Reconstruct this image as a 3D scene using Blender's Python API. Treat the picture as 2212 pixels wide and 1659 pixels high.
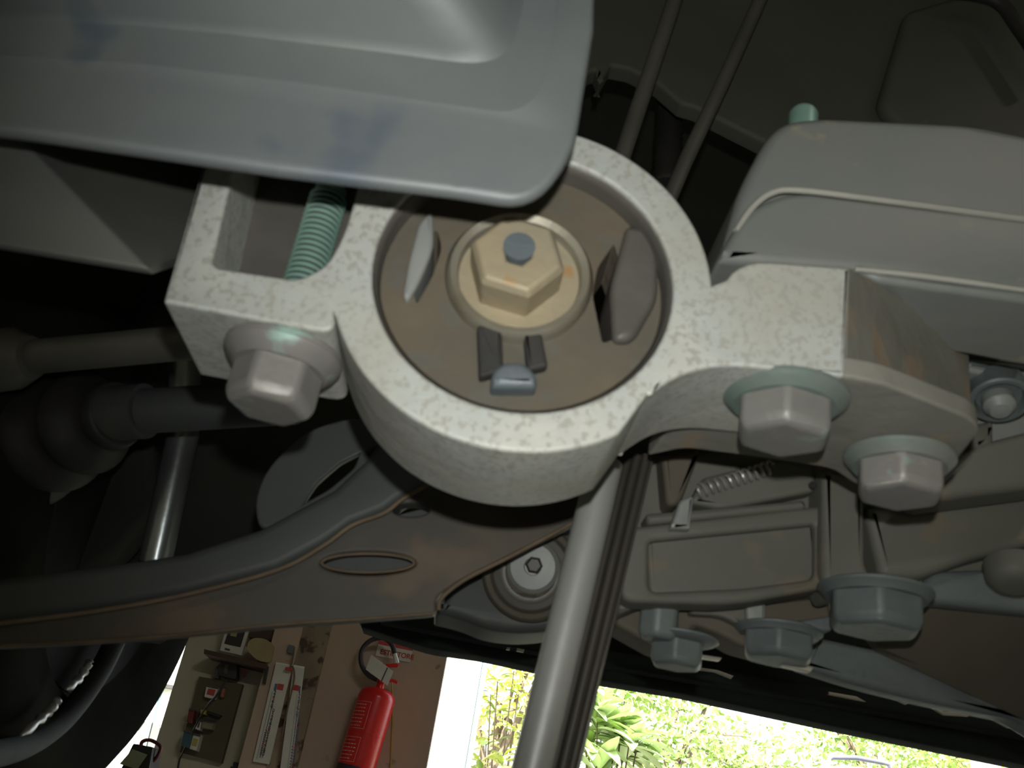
import bpy, bmesh, random
from math import *
from mathutils import Vector, Matrix
random.seed(7)
S=bpy.context.scene; COL=S.collection
for o in list(bpy.data.objects): bpy.data.objects.remove(o)
# ------------------------------------------------ camera, sky, sun, lamps, exposure
FPX=2030.0; PITCH=radians(26); ROLL=radians(10); CAM=Vector((0,0,.9))
Fw=Vector((0,cos(PITCH),sin(PITCH))); u0=Vector((0,-sin(PITCH),cos(PITCH))); r0=Vector((1,0,0))
Rt=r0*cos(ROLL)+u0*sin(ROLL); Up=-r0*sin(ROLL)+u0*cos(ROLL)
cd=bpy.data.cameras.new('camera'); cam=bpy.data.objects.new('camera',cd); COL.objects.link(cam)
cam.matrix_world=Matrix(((Rt.x,Up.x,-Fw.x,CAM.x),(Rt.y,Up.y,-Fw.y,CAM.y),(Rt.z,Up.z,-Fw.z,CAM.z),(0,0,0,1)))
cd.sensor_fit='HORIZONTAL'; cd.sensor_width=36; cd.lens=36*FPX/2212; cd.clip_start=.01; cd.clip_end=200
cd.dof.use_dof=True; cd.dof.focus_distance=4.2; cd.dof.aperture_fstop=cd.lens/1.5
S.camera=cam
w=bpy.data.worlds.new('sky'); S.world=w; w.use_nodes=True
nt=w.node_tree; bg=nt.nodes['Background']; sk=nt.nodes.new('ShaderNodeTexSky')
sk.sky_type='NISHITA'; sk.sun_disc=False; sk.sun_elevation=radians(58); sk.sun_rotation=radians(200); sk.dust_density=3
hs=nt.nodes.new('ShaderNodeHueSaturation'); hs.inputs['Saturation'].default_value=.35; nt.links.new(sk.outputs[0],hs.inputs['Color'])
nt.links.new(hs.outputs[0],bg.inputs[0]); bg.inputs[1].default_value=.9
def lamp(name,kind,energy,loc,col=(1,1,1),**k):
    l=bpy.data.lights.new(name,kind); l.energy=energy; l.color=col
    for a,b in k.items(): setattr(l,a,b)
    o=bpy.data.objects.new(name,l); o.location=loc; COL.objects.link(o); return o
sun=lamp('sun','SUN',24,(0,-3,9),(1,.95,.85),angle=radians(.6))
sun.rotation_euler=Vector((-.3,-.85,1)).to_track_quat('Z','Y').to_euler()
# the phone's own flash beside its lens
flash=lamp('phone_flash','SPOT',4.8,CAM+Up*.031+Rt*.006,(1,.99,.94),shadow_soft_size=.004,spot_size=radians(88),spot_blend=1)
flash.rotation_euler=(-(Fw+Rt*((1370-1106)/FPX)+Up*((829-600)/FPX))).to_track_quat('Z','Y').to_euler()
# unseen fill light added behind the camera to brighten the garage
fill_l=lamp('fill_light','AREA',75,(1.4,-1.6,3.3),(1,.95,.84),shape='RECTANGLE',size=1.5,size_y=.3)
S.view_settings.view_transform='Standard'; S.view_settings.look='None'
S.view_settings.exposure=0; S.view_settings.gamma=1; S.view_settings.use_curve_mapping=False
# ------------------------------------------------ pixel <-> world helpers (design aid only)
def ray(x,y): return Fw+Rt*((x-1106)/FPX)+Up*((829.5-y)/FPX)
def at(x,y,Y):
    v=ray(x,y); return CAM+v*(Y/v.y)
def atx(x,y,X):
    v=ray(x,y); return CAM+v*(X/v.x)
def atz(x,y,Z):
    v=ray(x,y); return CAM+v*((Z-CAM.z)/v.z)
def PXS(Y): return Y/.9/FPX
# ------------------------------------------------ materials
MATS={}
def mat(name,c1,c2=None,scale=30,rough=.6,metal=0.,bump=.15,spots=None,sc=200,smin=.62,emit=None,dist=.0015,streak=None,c3=None):
    m=bpy.data.materials.new(name); m.use_nodes=True; n=m.node_tree.nodes; L=m.node_tree.links
    b=n['Principled BSDF']; b.inputs['Roughness'].default_value=rough; b.inputs['Metallic'].default_value=metal
    c2=c2 or tuple(x*.75 for x in c1)
    tc=n.new('ShaderNodeTexCoord'); mp=n.new('ShaderNodeMapping'); L.new(tc.outputs['Object'],mp.inputs[0])
    if streak: mp.inputs['Scale'].default_value=streak
    no=n.new('ShaderNodeTexNoise'); no.inputs['Scale'].default_value=scale; no.inputs['Detail'].default_value=6; L.new(mp.outputs[0],no.inputs['Vector'])
    r=n.new('ShaderNodeValToRGB'); r.color_ramp.elements[0].position=.35; r.color_ramp.elements[1].position=.68
    r.color_ramp.elements[0].color=(*c1,1); r.color_ramp.elements[1].color=(*c2,1)
    if c3:
        e=r.color_ramp.elements.new(.52); e.color=(*c3,1)
    L.new(no.outputs['Fac'],r.inputs[0]); out=r.outputs[0]
    if spots:
        n2=n.new('ShaderNodeTexNoise'); n2.inputs['Scale'].default_value=sc; n2.inputs['Detail'].default_value=3; L.new(tc.outputs['Object'],n2.inputs['Vector'])
        r2=n.new('ShaderNodeValToRGB'); r2.color_ramp.elements[0].position=smin; r2.color_ramp.elements[1].position=smin+.08
        L.new(n2.outputs['Fac'],r2.inputs[0])
        mx=n.new('ShaderNodeMix'); mx.data_type='RGBA'; L.new(r2.outputs[0],mx.inputs[0]); L.new(out,mx.inputs[6]); mx.inputs[7].default_value=(*spots,1); out=mx.outputs[2]
    L.new(out,b.inputs['Base Color'])
    if bump:
        n3=n.new('ShaderNodeTexNoise'); n3.inputs['Scale'].default_value=scale*6; n3.inputs['Detail'].default_value=4; L.new(tc.outputs['Object'],n3.inputs['Vector'])
        bp=n.new('ShaderNodeBump'); bp.inputs['Strength'].default_value=bump; bp.inputs['Distance'].default_value=dist; L.new(n3.outputs['Fac'],bp.inputs['Height']); L.new(bp.outputs[0],b.inputs['Normal'])
    if emit:
        b.inputs['Emission Color'].default_value=(*emit[0],1); b.inputs['Emission Strength'].default_value=emit[1]
    MATS[name]=m; return m
ALU=mat('cast_aluminium',(.48,.48,.42),(.60,.60,.54),14,.6,.15,.45,(.43,.43,.385),420,.52,c3=(.52,.55,.52))
ALUD=mat('dirty_aluminium',(.27,.265,.23),(.20,.195,.16),18,.65,.1,.4,(.32,.25,.18),40,.6)
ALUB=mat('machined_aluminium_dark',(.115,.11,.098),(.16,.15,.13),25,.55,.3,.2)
COVER=mat('mount_arm_metal',(.23,.25,.242),(.27,.275,.255),16,.55,.2,.25,(.36,.34,.27),45,.66)
PAN=mat('oil_pan_metal',(.19,.21,.205),(.155,.172,.182),14,.55,.25,.12,(.12,.145,.17),22,.60)
SHIELD=mat('shield_metal',(.15,.15,.135),(.12,.13,.12),9,.5,.2,.1)
RUBBER=mat('rubber_brown',(.105,.098,.075),(.15,.122,.085),22,.85,0,.4,(.12,.115,.095),60,.58)
RUBD=mat('rubber_dark',(.03,.03,.028),(.05,.045,.04),30,.7,0,.3)
SLEEVE=mat('sleeve_metal',(.36,.35,.29),(.28,.25,.18),30,.5,.4,.2)
TAN=mat('tan_bolt',(.41,.345,.225),(.35,.31,.225),35,.6,.2,.3,(.42,.26,.12),60,.62)
BLUEG=mat('blue_grey_paint',(.16,.19,.21),(.13,.16,.18),60,.5,.2,.2)
GREEN=mat('green_zinc',(.30,.52,.44),(.38,.58,.50),60,.4,.4,.1)
BOLT=mat('zinc_bolt',(.25,.25,.235),(.30,.288,.268),28,.5,.3,.25,(.36,.52,.46),55,.58)
BOLTG=mat('zinc_bolt_green',(.19,.26,.23),(.25,.265,.245),28,.5,.3,.2)
GEAR=mat('gearbox_metal',(.165,.165,.14),(.14,.145,.12),10,.65,.1,.3,(.19,.165,.125),30,.62)
GEARL=mat('gearbox_metal_light',(.36,.375,.355),(.30,.32,.31),14,.5,.2,.2)
GEARD=mat('gearbox_metal_brown',(.14,.12,.09),(.105,.095,.07),14,.7,.1,.3)
BLUEM=mat('blue_grey_steel',(.19,.22,.22),(.14,.165,.165),25,.55,.2,.3)
ARM=mat('control_arm_paint',(.085,.095,.095),(.07,.078,.076),9,.55,.1,.15,(.105,.092,.07),12,.63)
ARM2=mat('control_arm_plate',(.085,.085,.078),(.125,.108,.082),13,.6,.1,.15,(.165,.13,.092),18,.60)
RUST=mat('rust_edge',(.22,.165,.11),(.15,.11,.075),40,.8,.05,.4)
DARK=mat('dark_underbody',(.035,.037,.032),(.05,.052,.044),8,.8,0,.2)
HEAT=mat('heat_shield',(.085,.092,.075),(.11,.112,.09),8,.75,.05,.3,(.18,.15,.11),20,.72)
ROD=mat('tube_grey',(.17,.165,.14),(.13,.13,.115),20,.5,.3,.2)
CHROME=mat('polished_rod',(.45,.50,.52),(.30,.32,.32),20,.28,.8,.1)
POLE=mat('galvanised_pole',(.55,.57,.55),(.34,.35,.335),9,.42,.4,.2,(.26,.24,.2),16,.62,streak=(1,1,.35))
POLED=mat('pole_profile_dark',(.06,.055,.043),(.095,.087,.07),9,.5,.4,.2,streak=(3,3,.3))
BLACKR=mat('black_rubber',(.022,.022,.02),(.035,.033,.03),15,.6,0,.3)
TYRE=mat('tyre_rubber',(.018,.018,.016),(.028,.027,.024),12,.55,0,.3)
RIM=mat('rim_metal',(.05,.052,.052),(.02,.02,.02),8,.7,.2,.1)
for m_ in (TYRE,RIM): m_.node_tree.nodes['Principled BSDF'].inputs['Specular IOR Level'].default_value=0; m_.node_tree.nodes['Principled BSDF'].inputs['Roughness'].default_value=1
GRN=mat('bumper_plastic',(.012,.020,.016),(.018,.025,.021),6,.9,0,.1)
FOIL=mat('bare_edge_glint',(.62,.58,.50),(.5,.45,.38),30,.4,.5,.2)
WALLM=mat('wall_cream',(.55,.52,.40),(.44,.42,.33),2.2,.9,0,.1,(.26,.23,.17),6,.64)
PINK=mat('wall_pinkish_plaster',(.58,.44,.34),(.45,.36,.29),3,.9,0,.1,(.30,.22,.16),11,.66,streak=(1,1,.4))
STAIN=mat('stained_plaster',(.48,.38,.28),(.22,.18,.13),5,.95,0,.2,(.10,.075,.05),16,.56,streak=(1,1,.5))
CONC=mat('concrete',(.17,.165,.15),(.13,.125,.115),1.2,.9,0,.1)
WHITE=mat('white_paint',(.85,.85,.82),(.80,.80,.76),2,.6,0,0)
WBLUE=mat('pale_blue_edge',(.30,.42,.46),(.34,.45,.48),2,.6,0,0)
PAPER=mat('paper',(.74,.73,.66),(.68,.67,.60),12,.8,0,0)
REDP=mat('red_paint',(.75,.02,.02),(.68,.015,.015),5,.28,0,0)
REDD=mat('red_print',(.60,.07,.06),(.5,.06,.05),20,.6,0,0)
BLUEP=mat('blue_print',(.14,.17,.33),(.12,.15,.3),20,.7,0,0)
INK=mat('dark_ink',(.10,.09,.10),(.07,.07,.08),20,.7,0,0)
BLACK=mat('black_plastic',(.03,.03,.032),(.045,.04,.04),20,.45,0,.05)
TIMBER=mat('dark_timber',(.10,.055,.035),(.07,.04,.03),10,.7,0,.2,streak=(1,1,4))
BOARD=mat('olive_board',(.13,.115,.065),(.10,.085,.05),6,.8,0,.1,(.17,.07,.05),9,.62)
TANB=mat('tan_wood',(.42,.34,.18),(.36,.28,.15),8,.7,0,.1)
MAROON=mat('maroon_plastic',(.20,.03,.02),(.16,.025,.02),20,.5,0,0)
TEAL=mat('teal_card',(.06,.13,.15),(.05,.1,.13),20,.6,0,0)
YEL=mat('yellow_plastic',(.52,.42,.08),(.45,.38,.08),20,.6,0,0)
SILV=mat('silver_metal',(.7,.7,.68),(.6,.6,.58),20,.3,.6,0)
LEAF=mat('leaf_green',(.16,.27,.05),(.40,.50,.16),1.4,.5,0,0,c3=(.28,.40,.10))
LEAFY=mat('leaf_yellow',(.46,.54,.10),(.60,.60,.16),1.5,.5,0,0)
LEAFB=mat('leaf_broad',(.56,.70,.36),(.66,.76,.46),2,.35,0,0)
BARK=mat('bark',(.20,.15,.11),(.13,.10,.07),8,.9,0,.3)
VAN=mat('van_paint',(.75,.78,.82),(.72,.75,.8),2,.3,0,0)
GLASS=mat('van_glass',(.10,.12,.13),(.08,.10,.11),2,.1,0,0)
TILE=mat('grey_panel',(.11,.115,.112),(.095,.10,.098),4,.7,0,0)
SOIL=mat('ground_soil',(.26,.26,.18),(.20,.22,.13),2,.9,0,.2)
SPRING=mat('spring_steel',(.55,.55,.5),(.4,.4,.36),40,.4,.5,0)
# ------------------------------------------------ things
def T(name,label,cat,loc=(0,0,0),group=None):
    o=bpy.data.objects.new(name,None); o.empty_display_size=.02; o.location=loc; COL.objects.link(o)
    o['label']=label; o['category']=cat
    if group: o['group']=group
    return o
def org(p):
    while p.parent: p=p.parent
    return Vector(p.location)
def link(name,me,m,parent=None,label=None,ang=35):
    me.materials.clear(); me.materials.append(m)
    o=bpy.data.objects.new(name,me); COL.objects.link(o)
    if parent is not None:
        me.transform(Matrix.Translation(-org(parent))); o.parent=parent
    if label: o['label']=label
    if ang:
        me.shade_smooth(); me.set_sharp_from_angle(angle=radians(ang))
        if len(me.polygons)>8:
            wn=o.modifiers.new('w','WEIGHTED_NORMAL'); wn.keep_sharp=True
    return o
def tag(o,label,cat,group=None,kind=None):
    if label: o['label']=label
    if cat: o['category']=cat
    if group: o['group']=group
    if kind: o['kind']=kind
    return o
def bmobj(name,bm,m,parent=None,label=None,ang=35):
    bmesh.ops.recalc_face_normals(bm,faces=bm.faces)
    me=bpy.data.meshes.new(name); bm.to_mesh(me); bm.free(); return link(name,me,m,parent,label,ang)
def fil(pts,seg=5):
    out=[];n=len(pts)
    for i,p in enumerate(pts):
        P=Vector(p[:2]); r=p[2] if len(p)>2 else 0
        if r<=0: out.append(P[:]); continue
        A=Vector(pts[i-1][:2])-P; B=Vector(pts[(i+1)%n][:2])-P
        la,lb=A.length,B.length
        if la<1e-9 or lb<1e-9: out.append(P[:]); continue
        ra=min(r,la*.48); rb=min(r,lb*.48); a=P+A/la*ra; b=P+B/lb*rb
        for k in range(seg+1):
            t=k/seg; q=a*(1-t)**2+P*2*t*(1-t)+b*t*t; out.append(q[:])
    return out
def px(pts,Y,seg=5):           # pixel outline -> (x,z) outline on the vertical plane Y
    s=PXS(Y); q=[]
    for p in pts:
        v=at(p[0],p[1],Y); q.append((v.x,v.z)+((p[2]*s,) if len(p)>2 else ()))
    return fil(q,seg)
def smooth_line(pts,n=6):
    out=[];P=[Vector(p) for p in pts]
    for i in range(len(P)-1):
        a=P[max(i-1,0)];b=P[i];c=P[i+1];d=P[min(i+2,len(P)-1)]
        for k in range(n):
            t=k/n; out.append(.5*((2*b)+(c-a)*t+(2*a-5*b+4*c-d)*t*t+(3*b-a-3*c+d)*t**3))
    out.append(P[-1]); return out
def pxr(x,y,Y): return (at(x+10,y,Y)-at(x,y,Y)).length/10
def solid(name,loops,Y,L,m,parent=None,bev=0.,label=None,M=None,ang=35):
    """outline with holes, extruded from plane Y to Y+L"""
    cu=bpy.data.curves.new('tmp','CURVE'); cu.dimensions='2D'; cu.fill_mode='BOTH'
    bev=min(bev,L*.45); cu.extrude=L/2-bev; cu.bevel_depth=bev; cu.bevel_resolution=2; cu.offset=-bev
    for lp in loops:
        s=cu.splines.new('POLY'); s.points.add(len(lp)-1); s.use_cyclic_u=True
        for i,p in enumerate(lp): s.points[i].co=(p[0],p[1],0,1)
    o=bpy.data.objects.new('tmp',cu); COL.objects.link(o)
    bpy.context.view_layer.update()
    dg=bpy.context.evaluated_depsgraph_get(); me=bpy.data.meshes.new_from_object(o.evaluated_get(dg))
    bpy.data.objects.remove(o); bpy.data.curves.remove(cu)
    if M is None: M=Matrix(((1,0,0,0),(0,0,-1,Y+L/2),(0,1,0,0),(0,0,0,1)))
    me.transform(M); me.name=name
    bm=bmesh.new(); bm.from_mesh(me); bmesh.ops.remove_doubles(bm,verts=bm.verts,dist=1e-6); bm.to_mesh(me); bm.free()
    return link(name,me,m,parent,label,ang)
def S1(name,pts,Y,L,m,parent=None,bev=0.,label=None,holes=()):
    return solid(name,[px(pts,Y)]+[px(h,Y) for h in holes],Y,L,m,parent,bev,label)
def loft(name,rings,m,parent=None,label=None,cap=True,ang=40,closed=True):
    bm=bmesh.new(); R=[[bm.verts.new(p) for p in r] for r in rings]; n=len(rings[0])
    for a,b in zip(R,R[1:]):
        for i in range(n if closed else n-1): bm.faces.new((a[i],a[(i+1)%n],b[(i+1)%n],b[i]))
    if cap: bm.faces.new(R[0][::-1]); bm.faces.new(R[-1])
    return bmobj(name,bm,m,parent,label,ang)
def frame(ax):
    ax=Vector(ax).normalized(); t=Vector((0,0,1)) if abs(ax.z)<.9 else Vector((1,0,0))
    u=ax.cross(t).normalized(); return u,ax.cross(u).normalized(),ax
def lathe(name,prof,o,ax,m,parent=None,label=None,seg=40,rot=0,ang=35):
    u,v,ax=frame(ax); o=Vector(o); rings=[]
    for r,h in prof:
        r=max(r,1e-5); rings.append([o+ax*h+u*(r*cos(2*pi*i/seg+rot))+v*(r*sin(2*pi*i/seg+rot)) for i in range(seg)])
    return loft(name,rings,m,parent,label,True,ang)
def tube(name,pts,r,m,parent=None,label=None,seg=14,ang=50):
    pts=[Vector(p) for p in pts]; rr=r if isinstance(r,(list,tuple)) else [r]*len(pts)
    u,v,d=frame(pts[1]-pts[0]); rings=[]
    for i,p in enumerate(pts):
        d=(pts[min(i+1,len(pts)-1)]-pts[max(i-1,0)]).normalized()
        u=(u-d*u.dot(d)).normalized(); v=d.cross(u)
        rings.append([p+u*(rr[i]*cos(2*pi*k/seg))+v*(rr[i]*sin(2*pi*k/seg)) for k in range(seg)])
    return loft(name,rings,m,parent,label,True,ang)
def shell(name,verts,faces,th,m,parent=None,label=None,bev=0.,ang=30):
    """open sheet of facets (pixel x, pixel y, depth Y) thickened away from the viewer"""
    bm=bmesh.new(); V=[bm.verts.new(at(*v)) for v in verts]
    W=[bm.verts.new(at(*v)+Vector((0,th,0))) for v in verts]
    edges={}
    for f in faces:
        bm.faces.new([V[i] for i in f]); bm.faces.new([W[i] for i in f[::-1]])
        for a,b in zip(f,f[1:]+f[:1]): edges.setdefault(frozenset((a,b)),[]).append((a,b))
    for e in edges.values():
        if len(e)==1: a,b=e[0]; bm.faces.new((V[b],V[a],W[a],W[b]))
    bmesh.ops.recalc_face_normals(bm,faces=bm.faces)
    if bev: bmesh.ops.bevel(bm,geom=list(bm.edges),offset=bev,segments=3,affect='EDGES',profile=.6)
    return bmobj(name,bm,m,parent,label,ang)
def box(name,a,b,m,parent=None,label=None,bev=0.):
    bm=bmesh.new(); bmesh.ops.create_cube(bm,size=1)
    for v in bm.verts: v.co=Vector([a[i]+(b[i]-a[i])*(v.co[i]+.5) for i in range(3)])
    if bev: bmesh.ops.bevel(bm,geom=list(bm.edges),offset=bev,segments=2,affect='EDGES')
    return bmobj(name,bm,m,parent,label)
def text(name,s,p,h,Y,m,parent,roll=0,align='LEFT',bold=0):
    cu=bpy.data.curves.new('tmp','FONT'); cu.body=s; cu.size=h; cu.offset=bold; cu.extrude=.0004; cu.align_x=align
    o=bpy.data.objects.new('tmp',cu); COL.objects.link(o); bpy.context.view_layer.update()
    me=bpy.data.meshes.new_from_object(o.evaluated_get(bpy.context.evaluated_depsgraph_get()))
    bpy.data.objects.remove(o); bpy.data.curves.remove(cu)
    M=Matrix.Translation((p.x,Y,p.z))@Matrix.Rotation(roll,4,'Y')@Matrix.Rotation(pi/2,4,'X'); me.transform(M); me.name=name
    return link(name,me,m,parent,None,0)
def structure(o): o['kind']='structure'; return o
def flange_bolt(parent,c,ax,rw,rh,hw,hh,mw,mh,rot=0.,label=None,name='flange_bolt'):
    """washer-faced hexagon bolt head: head > washer as sub-part"""
    c=Vector(c)
    hd=lathe(name,[(rh*.98,0),(rh,hw*.8),(rh,hw+hh*.8),(rh*.86,hw+hh)],c,ax,mh,parent,label,6,rot,25)
    md=hd.modifiers.new('b','BEVEL'); md.width=rh*.2; md.segments=4; md.limit_method='ANGLE'
    wo=lathe('washer',[(rw*.95,0),(rw,hw*.15),(rw,hw*.45),(rw*.93,hw*.75),(rh*1.02,hw*1.15)],c,ax,mw,hd,None,36,0,30)
    return hd
# ================================================= GARAGE SHELL
WY=4.5
structure(box('floor',(-4,-4,-.1),(5,4.9,0),CONC)); structure(box('ceiling',(-4,-4,3.5),(5,4.75,3.6),CONC))
structure(box('wall_back',(-4,-4.2,0),(5,-4,3.5),WALLM)); structure(box('wall_left',(-4.2,-4,0),(-4,4.75,3.5),WALLM))
structure(box('wall_right',(5,-4,0),(5.2,4.75,3.5),WALLM))
XL=at(405,1365,WY).x; XR=at(945,1530,WY).x; XP0=at(596,1400,WY).x; XP1=at(700,1400,WY).x
XL=(at(405,1365,WY).x+at(340,1610,WY).x)/2; 
structure(box('wall_front',(XL,WY,0),(XR,WY+.2,3.5),WALLM))
structure(box('wall_front_far',(-4,WY,0),(XL-.75,WY+.2,3.0),WALLM))
structure(box('trim_1',(XL-.1,WY,3.0),(-4,WY+.2,3.5),WALLM)); structure(box('trim_2',(XR,WY,3.0),(5,WY+.2,3.5),WALLM))
structure(box('trim_3',(XP1,WY-.05,0),(XR,WY,3.5),PINK)); structure(box('trim_4',(XP0,WY-.14,0),(XP1-.1,WY,3.5),PINK))
structure(box('trim_5',(XP1-.12,WY-.10,0),(XP1+.02,WY,3.5),STAIN))
structure(box('ground',(-30,4.9,-.12),(40,40,-.02),SOIL))
# ================================================= OIL PAN
t=T('oil_pan','large grey pressed metal oil pan with rounded corner filling the top left','oil pan',at(900,200,.24))
YT=.240
out0=[(-200,120),(300,150),(620,188),(1130,262,90),(1200,180,120),(1245,-230),(-200,-260)]
S1('flange',[(-200,-360),(1293,-360),(1284,60),(1240,330,90),(1150,440,110),(1000,415,60),(600,366),(70,288),(-200,255)],YT,.006,PAN,t,.0025,None,[out0])
def lp3(pts,Y): return [Vector((a,Y,b)) for a,b in px(pts,Y,8)]
loft('pan_body',[lp3(out0,YT+.002),lp3([(-200,100),(300,130),(620,168),(1112,236,90),(1180,165,120),(1225,-230),(-200,-260)],YT+.006),
  lp3([(-200,65),(300,90),(620,128),(1085,190,100),(1150,120,130),(1190,-230),(-200,-260)],YT+.0062),
  lp3([(-200,10),(300,30),(620,60),(1050,110,120),(1100,50,150),(1140,-230),(-200,-260)],YT-.001),
  lp3([(-200,-80),(300,-60),(620,-40),(960,-10,120),(1000,-70,150),(1020,-230),(-200,-260)],YT-.020),
  lp3([(-200,-180),(300,-170),(620,-160),(700,-150,120),(800,-170,50),(820,-230),(-200,-260)],YT-.032)],PAN,t,ang=80)
# ================================================= LEFT SHIELD
t=T('splash_shield','pale grey folded metal shield with sharp ridge beside the left of the bracket','shield',at(250,430,.3))
shell('shield_sheet',[(-120,130,.262),(325,582,.285),(-120,508,.275),(470,300,.345),(395,560,.325),(60,200,.33),(430,470,.34)],[[0,1,2],[0,5,3,6,4,1]],.004,SHIELD,t,bev=.0012)
# ================================================= MOUNT BRACKET
YB=.300; LB=.060
RC=at(1133,592,YB); RO=.0720; RI=.0556
def arc(r,a0,a1,n=40,c=RC): return [(c.x+r*cos(radians(a0+(a1-a0)*i/n)),c.z+r*sin(radians(a0+(a1-a0)*i/n))) for i in range(n+1)]
s=PXS(YB)
def q(x,y,r=0,Y=YB):
    v=at(x,y,Y); return (v.x,v.z,r*s)
outline=fil([q(530,40,8),q(352,652,8),q(735,724,60)])+arc(RO,206,306)+fil([q(1395,857,10),q(1470,806,60),q(1560,786,60),q(1825,812,6),q(1835,577,6),q(1598,560,70)])[1:]+arc(RO,8,128)+fil([q(900,150,10),q(800,60,10)])
bk=T('engine_mount_bracket','cast aluminium engine mount bracket with large round bore, in the middle','bracket',(RC.x,YB+.03,RC.z-.08))
pocket=[q(572,80,10),q(455,575,26),q(640,603,14),q(705,575,40),q(745,500,50),q(775,395,30),q(800,330,10),q(790,90,10)]
solid('casting',[outline,arc(RI+.0012,0,360,79)[:-1],fil(pocket)],YB,LB,ALU,bk,.0016)
# bore lining (bushing shell) set just inside
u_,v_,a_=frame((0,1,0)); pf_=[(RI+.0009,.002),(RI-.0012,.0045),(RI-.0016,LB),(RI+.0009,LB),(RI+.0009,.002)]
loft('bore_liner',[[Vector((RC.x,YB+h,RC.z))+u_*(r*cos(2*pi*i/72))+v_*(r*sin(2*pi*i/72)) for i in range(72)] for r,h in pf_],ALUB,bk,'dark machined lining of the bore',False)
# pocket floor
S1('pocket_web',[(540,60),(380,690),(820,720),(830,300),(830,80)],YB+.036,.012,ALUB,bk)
# rubber bushing
def rot_pts(pts): return pts
BC=at(1118,578,YB+.012)
def bp(x,y,r=0,Y=YB+.012):
    v=at(x,y,Y); return (v.x,v.z,r*PXS(Y))
YR=YB+.011
ring=arc(RI-.0008,0,360,72)[:-1]
slotL=fil([bp(945,500,10),bp(900,520,20),bp(880,590,30),bp(900,662,10),bp(935,600,30),bp(955,540,20)])
slotR=fil([bp(1325,530,5),bp(1290,580,20),bp(1278,640,20),bp(1300,745,10),bp(1330,735,10),bp(1320,640,30),bp(1340,575,10)])
slotT=fil([bp(1060,300,30),bp(960,380,30),bp(1020,400,30),bp(1200,370,30),bp(1300,400,30),bp(1240,310,30)])
rb=solid('rubber_bushing',[ring,slotL,slotR],YR,.03,RUBBER,bk,0,'brown rubber insert around the centre sleeve')
S1('stop_pad',[(905,475,20),(935,452,20),(938,530,30),(910,600,30),(882,650,20),(868,640,20),(882,560,30)],YB+.008,.02,GEARL,bk,.002,'pale worn edge of the left stop')
S1('stop_pad',[(1355,480,20),(1420,500,30),(1425,640,40),(1370,735,30),(1325,735,20),(1318,620,30)],YB+.007,.03,ALUB,bk,.003)
# lower notch with dusty lump
S1('notch_block',[(1030,700,10),(1085,705,5),(1088,800,10),(1035,815,10)],YB+.006,.01,RUBD,rb,.0015)
S1('notch_block',[(1130,705,5),(1170,715,10),(1185,790,10),(1140,800,10)],YB+.006,.01,RUBD,rb,.0015)
S1('dusty_lump',[(1062,800,18),(1085,780,16),(1130,778,16),(1162,805,20),(1160,835,10),(1060,835,10)],YB+.003,.014,BLUEG,rb,.003)
# centre sleeve
SC=at(1124,583,YB+.004)
rs=162*PXS(YB)*1.08
lathe('centre_sleeve',[(rs*.80,.006),(rs*.84,0),(rs*.93,-.0015),(rs,.002),(rs*1.0,.04),(rs*.5,.04)],(SC.x,YB+.006,SC.z),(0,1,0),SLEEVE,bk,None,60)
lathe('seat_disc',[(rs*.82,0),(rs*.82,.004)],(SC.x,YB+.010,SC.z),(0,1,0),TAN,bk,None,48)
HC=at(1119,548,YB-.006); rh=112*PXS(YB)
hb=lathe('hex_bolt',[(rh,.020),(rh,.002),(rh*.9,-.001),(rh*.31,-.001),(rh*.29,.003)],(HC.x,YB-.006,HC.z),(0,1,0),TAN,bk,'tan hexagon bolt head in the middle of the bore',6,radians(8),25)
m_=hb.modifiers.new('b','BEVEL'); m_.width=.0012; m_.segments=3; m_.limit_method='ANGLE'
lathe('bolt_recess',[(rh*.33,0),(rh*.33,.006)],(HC.x,YB-.0075,HC.z+.0025),(0,1,0),BLUEG,hb,'blue-grey round dimple',24)
# left threaded bolt
TB=at(682,520,YB+.022)
Zt=at(704,412,YB+.022).z; Zb=at(352,652,YB).z
prof=[];z=0;rt=44*PXS(YB+.02)
H=Zt-Zb
k=0
while z<H: prof+= [(rt*(.76 if z<H-.004 else .74),z),(rt*(1.02 if z<H-.004 else .86),z+.0013)]; z+=.0026
lathe('threaded_bolt',prof,(TB.x,TB.y,Zb),(0,0,1),GREEN,bk,'pale green threaded bolt standing in the left pocket',28,0,25)
lathe('thread_core',[(rt*.89,0),(rt*.89,H-.003)],(TB.x,TB.y,Zb),(0,0,1),mat('thread_grime_shade',(.07,.10,.09),(.05,.07,.065),40,.8,0,0),bpy.data.objects['threaded_bolt'],'dark grime and painted shade between the threads',28)  # dark core paints extra groove shade so the threads stand out
flange_bolt(bk,(TB.x+.001,YB+.022,Zb-.0002),(0,0,-1),128*PXS(YB+.02),98*PXS(YB+.02),.008,.0175,BOLT,BOLT,.3,'dull grey flange bolt head under the left end','flange_bolt')
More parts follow.
